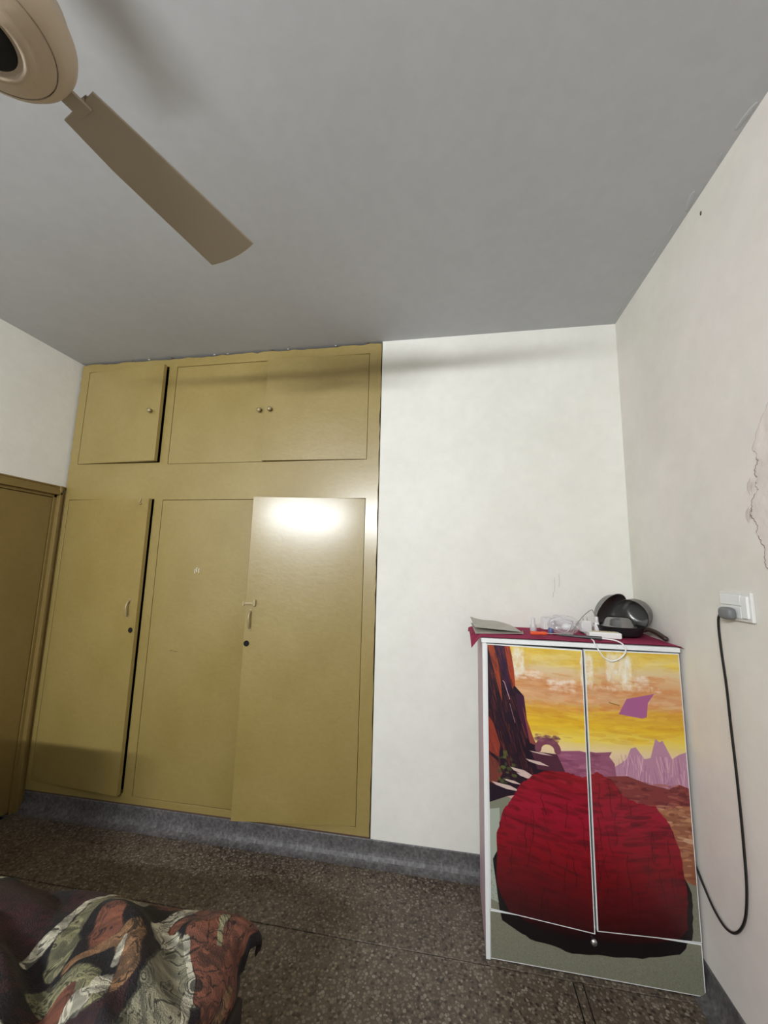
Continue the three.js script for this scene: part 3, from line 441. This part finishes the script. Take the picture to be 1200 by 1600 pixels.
// frying pan and steel bowls
{
  const pc = [-0.158, CT, 0.213];
  const t = thing('frying_pan', 'black frying pan with a dark brown handle on the cabinet', 'pan', pc);
  mesh('pan_body', lathe([[0, 0], [0.082, 0], [0.094, 0.008], [0.108, 0.043], [0.111, 0.045], [0.109, 0.0465], [0.091, 0.012], [0.08, 0.005], [0, 0.005]], 56), M.black, t);
  const h = mesh('handle', tube([[0.085, 0.032, 0.052], [0.1, 0.038, 0.07], [0.115, 0.032, 0.1], [0.125, 0.02, 0.135], [0.129, 0.013, 0.155]], 0.0105, 40, 12), std({ color: lin(0.035, 0.02, 0.014), roughness: 0.4 }), t, 'dark brown handle');
  mesh('handle_tip', new THREE.SphereGeometry(0.0115, 14, 10).translate(0.129, 0.013, 0.157), h.material, t);
  const s = mesh('steel_bowl', lathe([[0.086, 0], [0.084, 0.003], [0.076, 0.006], [0.066, 0.034], [0.058, 0.046], [0.048, 0.05], [0, 0.051], [0, 0.0495], [0.047, 0.0485], [0.0565, 0.045], [0.064, 0.033], [0.074, 0.0045], [0.083, 0.0015], [0.086, 0]], 64), std({ color: lin(0.33, 0.33, 0.335), roughness: 0.24, metalness: 1 })); s.scale.setScalar(0.88); s.position.set(-0.178, CT + 0.0475, 0.264);
  tag(s, 'small shiny steel bowl turned upside down on the black pan', 'bowl');
  const lean = (m, rim, nv, depth) => { const n = new THREE.Vector3(...nv).normalize(); m.quaternion.setFromUnitVectors(new THREE.Vector3(0, 1, 0), n); m.position.set(...rim).addScaledVector(n, -depth); };
  const b = mesh('steel_dish', lathe([[0, 0], [0.045, 0], [0.075, 0.016], [0.093, 0.045], [0.099, 0.052], [0.1015, 0.0535], [0.1, 0.055], [0.0975, 0.0535], [0.0915, 0.046], [0.074, 0.0178], [0.0445, 0.0016], [0, 0.0016]], 72), M.dullSteel);
  tag(b, 'shallow dull steel dish leaning upright at the back of the pan', 'dish'); lean(b, [-0.166, 1.388, 0.155], [0.5, -0.42, 0.76], 0.054);
  const p = mesh('steel_pot', lathe([[0, 0], [0.045, 0], [0.06, 0.008], [0.069, 0.03], [0.074, 0.06], [0.075, 0.086], [0.079, 0.088], [0.0785, 0.09], [0.0735, 0.088], [0.0725, 0.06], [0.0675, 0.031], [0.059, 0.0096], [0.0445, 0.0016], [0, 0.0016]], 72), M.dullSteel);
  tag(p, 'round grey steel pot tipped sideways, nearest the wall corner', 'pot'); lean(p, [-0.1, 1.378, 0.212], [-0.72, -0.22, 0.66], 0.088);
}

// ---------------------------------------------------------------- wall socket with plug and cord
{
  const so = thing('wall_socket', 'white painted-over socket plate on the right wall', 'socket', [0, 1.476, 0.812]);
  mesh('plate', box(-0.012, 0, -0.048, 0.048, -0.078, 0.078, 0.004), std({ color: lin(0.72, 0.71, 0.68), roughness: 0.45, bumpMap: wallBump, bumpScale: 0.002 }), so);
  mesh('switch_row', box(-0.016, -0.011, 0.004, 0.038, -0.068, 0.034, 0.0015), M.white, so); mesh('outlet_row', box(-0.016, -0.011, -0.038, 0.0, -0.068, 0.034, 0.0015), M.white, so);
  mesh('side_switch', box(-0.02, -0.011, -0.036, 0.036, 0.042, 0.07, 0.003), M.white, so, 'narrow raised side switch');
  const cd = thing('electric_cable', 'black power cord hanging in a loop from the grey plug', 'cord', [0, 0, 0]);
  const pg = new THREE.SphereGeometry(1, 24, 16); { const p = pg.attributes.position; for (let i = 0; i < p.count; i++) { const z = p.getZ(i), k = z < 0 ? 1 - 0.45 * z * z : 1; p.setXYZ(i, Math.sign(p.getX(i)) * Math.pow(Math.abs(p.getX(i)), 0.7) * 0.017 * k, Math.sign(p.getY(i)) * Math.pow(Math.abs(p.getY(i)), 0.6) * 0.021 * k, Math.sign(z) * Math.pow(Math.abs(z), 0.7) * 0.034); } pg.computeVertexNormals(); }
  mesh('plug', pg.translate(-0.033, 1.452, 0.802), std({ color: lin(0.17, 0.175, 0.175), roughness: 0.5 }), cd, 'grey moulded plug');
  mesh('cable', tube([[-0.033, 1.447, 0.772], [-0.033, 1.437, 0.76], [-0.032, 1.41, 0.752], [-0.028, 1.33, 0.746], [-0.02, 1.2, 0.742], [-0.015, 1.08, 0.736], [-0.012, 0.9, 0.737], [-0.012, 0.7, 0.738], [-0.012, 0.55, 0.73], [-0.012, 0.45, 0.704], [-0.012, 0.375, 0.648], [-0.012, 0.352, 0.596], [-0.012, 0.362, 0.54], [-0.01, 0.4, 0.475], [-0.008, 0.44, 0.42], [-0.008, 0.5, 0.3], [-0.008, 0.5, 0.2]], 0.0042, 160, 8), M.blackGloss, cd);
}

// ---------------------------------------------------------------- bed and blanket
{
  const BX0 = -3.45, BX1 = -1.575, BZ0 = 1.075, BZ1 = 3.1;
  const bed = thing('bed', 'low dark-sided bed under the patterned blanket', 'bed', [0, 0, 0]);
  const dark = std({ color: lin(0.03, 0.02, 0.016), roughness: 0.8 });
  mesh('bed_base', box(BX0, BX1, 0.0, 0.3, BZ0, BZ1, 0.01), dark, bed);
  mesh('mattress', box(BX0, BX1, 0.3, 0.478, BZ0, BZ1, 0.04), std({ color: lin(0.05, 0.035, 0.03), roughness: 0.9 }), bed);
  // blanket print: swirling leaves of cream, olive, tan and rust on black and maroon; blobs are [colour, radius, path]
  const INK = { cream: [176, 170, 150], olive: [122, 118, 88], grey: [124, 120, 100], rust: [104, 62, 46], tan: [122, 90, 62], maroon: [46, 17, 20] };
  const leaves = [
    ['maroon', 0.1, [[-2.34, 1.15], [-2.2, 1.25], [-2.15, 1.36]]], ['maroon', 0.05, [[-2.1, 1.15], [-2.1, 1.08]]], ['olive', 0.026, [[-1.97, 1.34], [-2.0, 1.22], [-2.01, 1.13], [-1.95, 1.09]]], ['cream', 0.018, [[-2.05, 1.36], [-2.04, 1.26], [-2.055, 1.2], [-2.06, 1.13], [-2.01, 1.07]]],
    ['tan', 0.03, [[-1.98, 1.07], [-1.9, 1.06]]], ['rust', 0.032, [[-1.86, 1.06], [-1.8, 1.06]]], ['cream', 0.022, [[-1.95, 1.13], [-1.91, 1.1]]], ['cream', 0.03, [[-1.715, 1.22], [-1.775, 1.18], [-1.77, 1.13], [-1.73, 1.06]]], ['rust', 0.018, [[-1.73, 1.18], [-1.7, 1.13]]],
    ['grey', 0.055, [[-1.63, 1.44], [-1.66, 1.34], [-1.67, 1.26]]], ['cream', 0.013, [[-1.67, 1.21], [-1.61, 1.33], [-1.56, 1.42]]], ['rust', 0.034, [[-1.7, 1.07], [-1.65, 1.18], [-1.6, 1.26]]], ['rust', 0.03, [[-1.64, 1.08], [-1.56, 1.25], [-1.51, 1.36]]], ['rust', 0.045, [[-1.57, 1.06], [-1.52, 1.2]]], ['tan', 0.02, [[-1.63, 1.04], [-1.56, 1.03]]], ['olive', 0.014, [[-1.62, 1.1], [-1.6, 1.16]]], ['tan', 0.02, [[-1.53, 1.2], [-1.5, 1.3]]],
    ['olive', 0.032, [[-1.95, 1.41], [-1.89, 1.39], [-1.8, 1.41]]], ['cream', 0.024, [[-1.82, 1.44], [-1.79, 1.39]]], ['rust', 0.036, [[-1.925, 1.22], [-1.89, 1.28]]], ['tan', 0.032, [[-1.81, 1.27], [-1.765, 1.35]]], ['cream', 0.012, [[-1.8, 1.35], [-1.815, 1.29]]], ['rust', 0.03, [[-1.86, 1.47], [-1.86, 1.42]]], ['tan', 0.013, [[-1.93, 1.35], [-1.89, 1.31], [-1.83, 1.29]]], ['olive', 0.04, [[-1.72, 1.5], [-1.6, 1.56]]], ['cream', 0.03, [[-1.95, 1.55], [-1.8, 1.58]]], ['rust', 0.05, [[-2.2, 1.5], [-2.05, 1.56]]]
  ];
  for (let i = 0; i < 60; i++) { const a = -2.95 + hash(i, 301) * 1.6, b = 0.93 + hash(i, 302) * 1.6; if (b < 1.62 && a > -2.4) continue; leaves.push([['cream', 'olive', 'rust', 'tan', 'maroon', 'grey'][Math.floor(hash(i, 303) * 6)], 0.02 + hash(i, 304) * 0.035, [[a, b], [a + (hash(i, 305) - 0.5) * 0.2, b + 0.08], [a + (hash(i, 306) - 0.5) * 0.2, b + 0.14]]]); }
  const bt = dataTex(1024, (u, v) => {
    const a = fbm(u * 9, v * 9, 9, 4, 211) - 0.5, b = fbm(u * 9, v * 9, 9, 4, 221) - 0.5, X = -2.95 + u * 1.6 + a * 0.09, Z = 0.93 + v * 1.6 + b * 0.09;
    const fine = 0.72 + 0.56 * fbm(u * 60 + a * 20, v * 160, 160, 2, 261), dk = fbm(u * 12 + a * 2, v * 12, 12, 3, 271);
    const rough = (fbm(u * 48, v * 30, 240, 3, 281) - 0.5) * 0.9, vn = fbm(u * 30 + b * 14, v * 12 + a * 14, 120, 3, 291);
    let c = dk > 0.58 ? [44, 22, 24] : dk > 0.5 ? [24, 13, 17] : [13, 8, 11], best = 1;
    for (const [ink, R, path] of leaves) for (let k = 0; k + 1 < path.length; k++) {
      const [x0, z0] = path[k], dx = path[k + 1][0] - x0, dz = path[k + 1][1] - z0, t = Math.max(0, Math.min(1, ((X - x0) * dx + (Z - z0) * dz) / (dx * dx + dz * dz))), d = Math.hypot(X - x0 - dx * t, Z - z0 - dz * t) / (R * 1.12) + rough;
      if (d < 1 && d < best + 0.25) { best = d; const vein = Math.abs(vn - 0.5) < 0.025 ? 0.45 : vn > 0.6 ? 0.72 : 1, rim = d > 0.9 ? 0.5 : 1; c = INK[ink].map((q) => q * vein * rim); }
    }
    return c.map((q) => q * fine);
  }, true, 1.6);
  const fleece = dataTex(256, (u, v) => fbm(u * 60, v * 60, 60, 3, 191), false, 0.15);
  const bm = phy({ map: bt, roughness: 0.85, sheen: 0.1, sheenRoughness: 0.5, sheenColor: lin(0.5, 0.45, 0.4), bumpMap: fleece, bumpScale: 0.0025 });
  const n = 220, pos = [], uv = [], idx = [], U0 = -3.62, U1 = -1.49, V0 = 1.0, V1 = 3.25;
  const arc = (d, R) => { if (d <= 0) return [d, 0]; const a = Math.min(d / R, 1.45), rest = Math.max(0, d - 1.45 * R); return [R * Math.sin(a) + rest * Math.cos(1.45), R * (1 - Math.cos(a)) + rest * Math.sin(1.45)]; };
  for (const t of [0, 0.012]) for (let j = 0; j <= n; j++) for (let i = 0; i <= n; i++) {
    const u = U0 + (U1 - U0) * i / n, v = V0 + (V1 - V0) * j / n;
    const hem = 0.03 * (fbm(u * 3 + 30, v * 3 + 30, 256, 2, 201) - 0.5);
    const dr = u - (BX1 - 0.045 + hem), df = (BZ0 - 0.005 + 0.045 + hem) - v, [ox, dyr] = arc(dr, 0.05), [oz, dyf] = arc(df, 0.05);
    let px = BX1 - 0.045 + hem + ox, pz = BZ0 - 0.005 + 0.045 + hem - oz;
    const wq = (u * 0.75 + v * 0.66), wp = (-u * 0.66 + v * 0.75), warp = fbm(u * 2.3 + 20, v * 2.3 + 20, 256, 3, 205) * 2.2;
    const f1 = Math.pow(Math.abs(Math.sin(wp * 11 + warp * 2.6)), 1.4), f2 = Math.pow(Math.abs(Math.sin(wp * 23 + wq * 5 + warp * 5)), 1.6);
    const top = 0.495 + (0.07 * f1 + 0.03 * f2 + 0.04 * (fbm(u * 2 + 40, v * 2 + 40, 256, 2, 207))) * Math.min(1, Math.max(0.06, (u + 2.66) * 6)) * Math.min(1, Math.max(0.22, Math.min(-dr, -df) * 6 + 0.3));
    const drape = Math.max(dyr, dyf), wave = 0.012 * Math.sin((dyr > dyf ? v : u) * 34 + warp * 3) * Math.min(1, drape * 12);
    if (dyr > 0) px += wave + 0.012 * Math.min(1, drape * 15); if (dyf > 0) pz -= wave + 0.012 * Math.min(1, drape * 15);
    pos.push(px, top - (dyr + dyf) * (dyr > 0 && dyf > 0 ? 0.6 : 1) - t, pz); uv.push(u + 2.95, v - 0.93);
  }
  const m = (n + 1) * (n + 1), id = (i, j) => j * (n + 1) + i;
  for (let j = 0; j < n; j++) for (let i = 0; i < n; i++) { const a = id(i, j), b = id(i + 1, j), d = id(i, j + 1), e = id(i + 1, j + 1); idx.push(a, d, b, b, d, e, a + m, b + m, d + m, b + m, e + m, d + m); }
  for (let i = 0; i < n; i++) for (const [a, b] of [[id(i, 0), id(i + 1, 0)], [id(n, i), id(n, i + 1)], [id(i + 1, n), id(i, n)], [id(0, i + 1), id(0, i)]]) idx.push(a, b, a + m, b, b + m, a + m);
  const g = new THREE.BufferGeometry(); g.setAttribute('position', new THREE.Float32BufferAttribute(pos, 3)); g.setAttribute('uv', new THREE.Float32BufferAttribute(uv, 2)); g.setIndex(idx); g.computeVertexNormals();
  tag(mesh('blanket', g, bm), 'rumpled brown, cream and maroon swirl-patterned blanket on the bed', 'blanket');
}

// made-up quilt stack out of view, added to shade the foot of the wardrobe
{
  const qm = std({ color: lin(0.16, 0.06, 0.06), roughness: 0.95 });
  const t = thing('added_shade_quilt', 'added unseen maroon quilt stack that shades the wardrobe foot', 'quilt', [-3.0, 0.518, 1.5]);
  for (let k = 0; k < 3; k++) mesh('blocker_layer', box(-0.36, 0.32 - k * 0.02, k * 0.162, k * 0.162 + 0.16, -0.28, 0.28, 0.055), qm, t);
}

renderer.render(scene, camera);
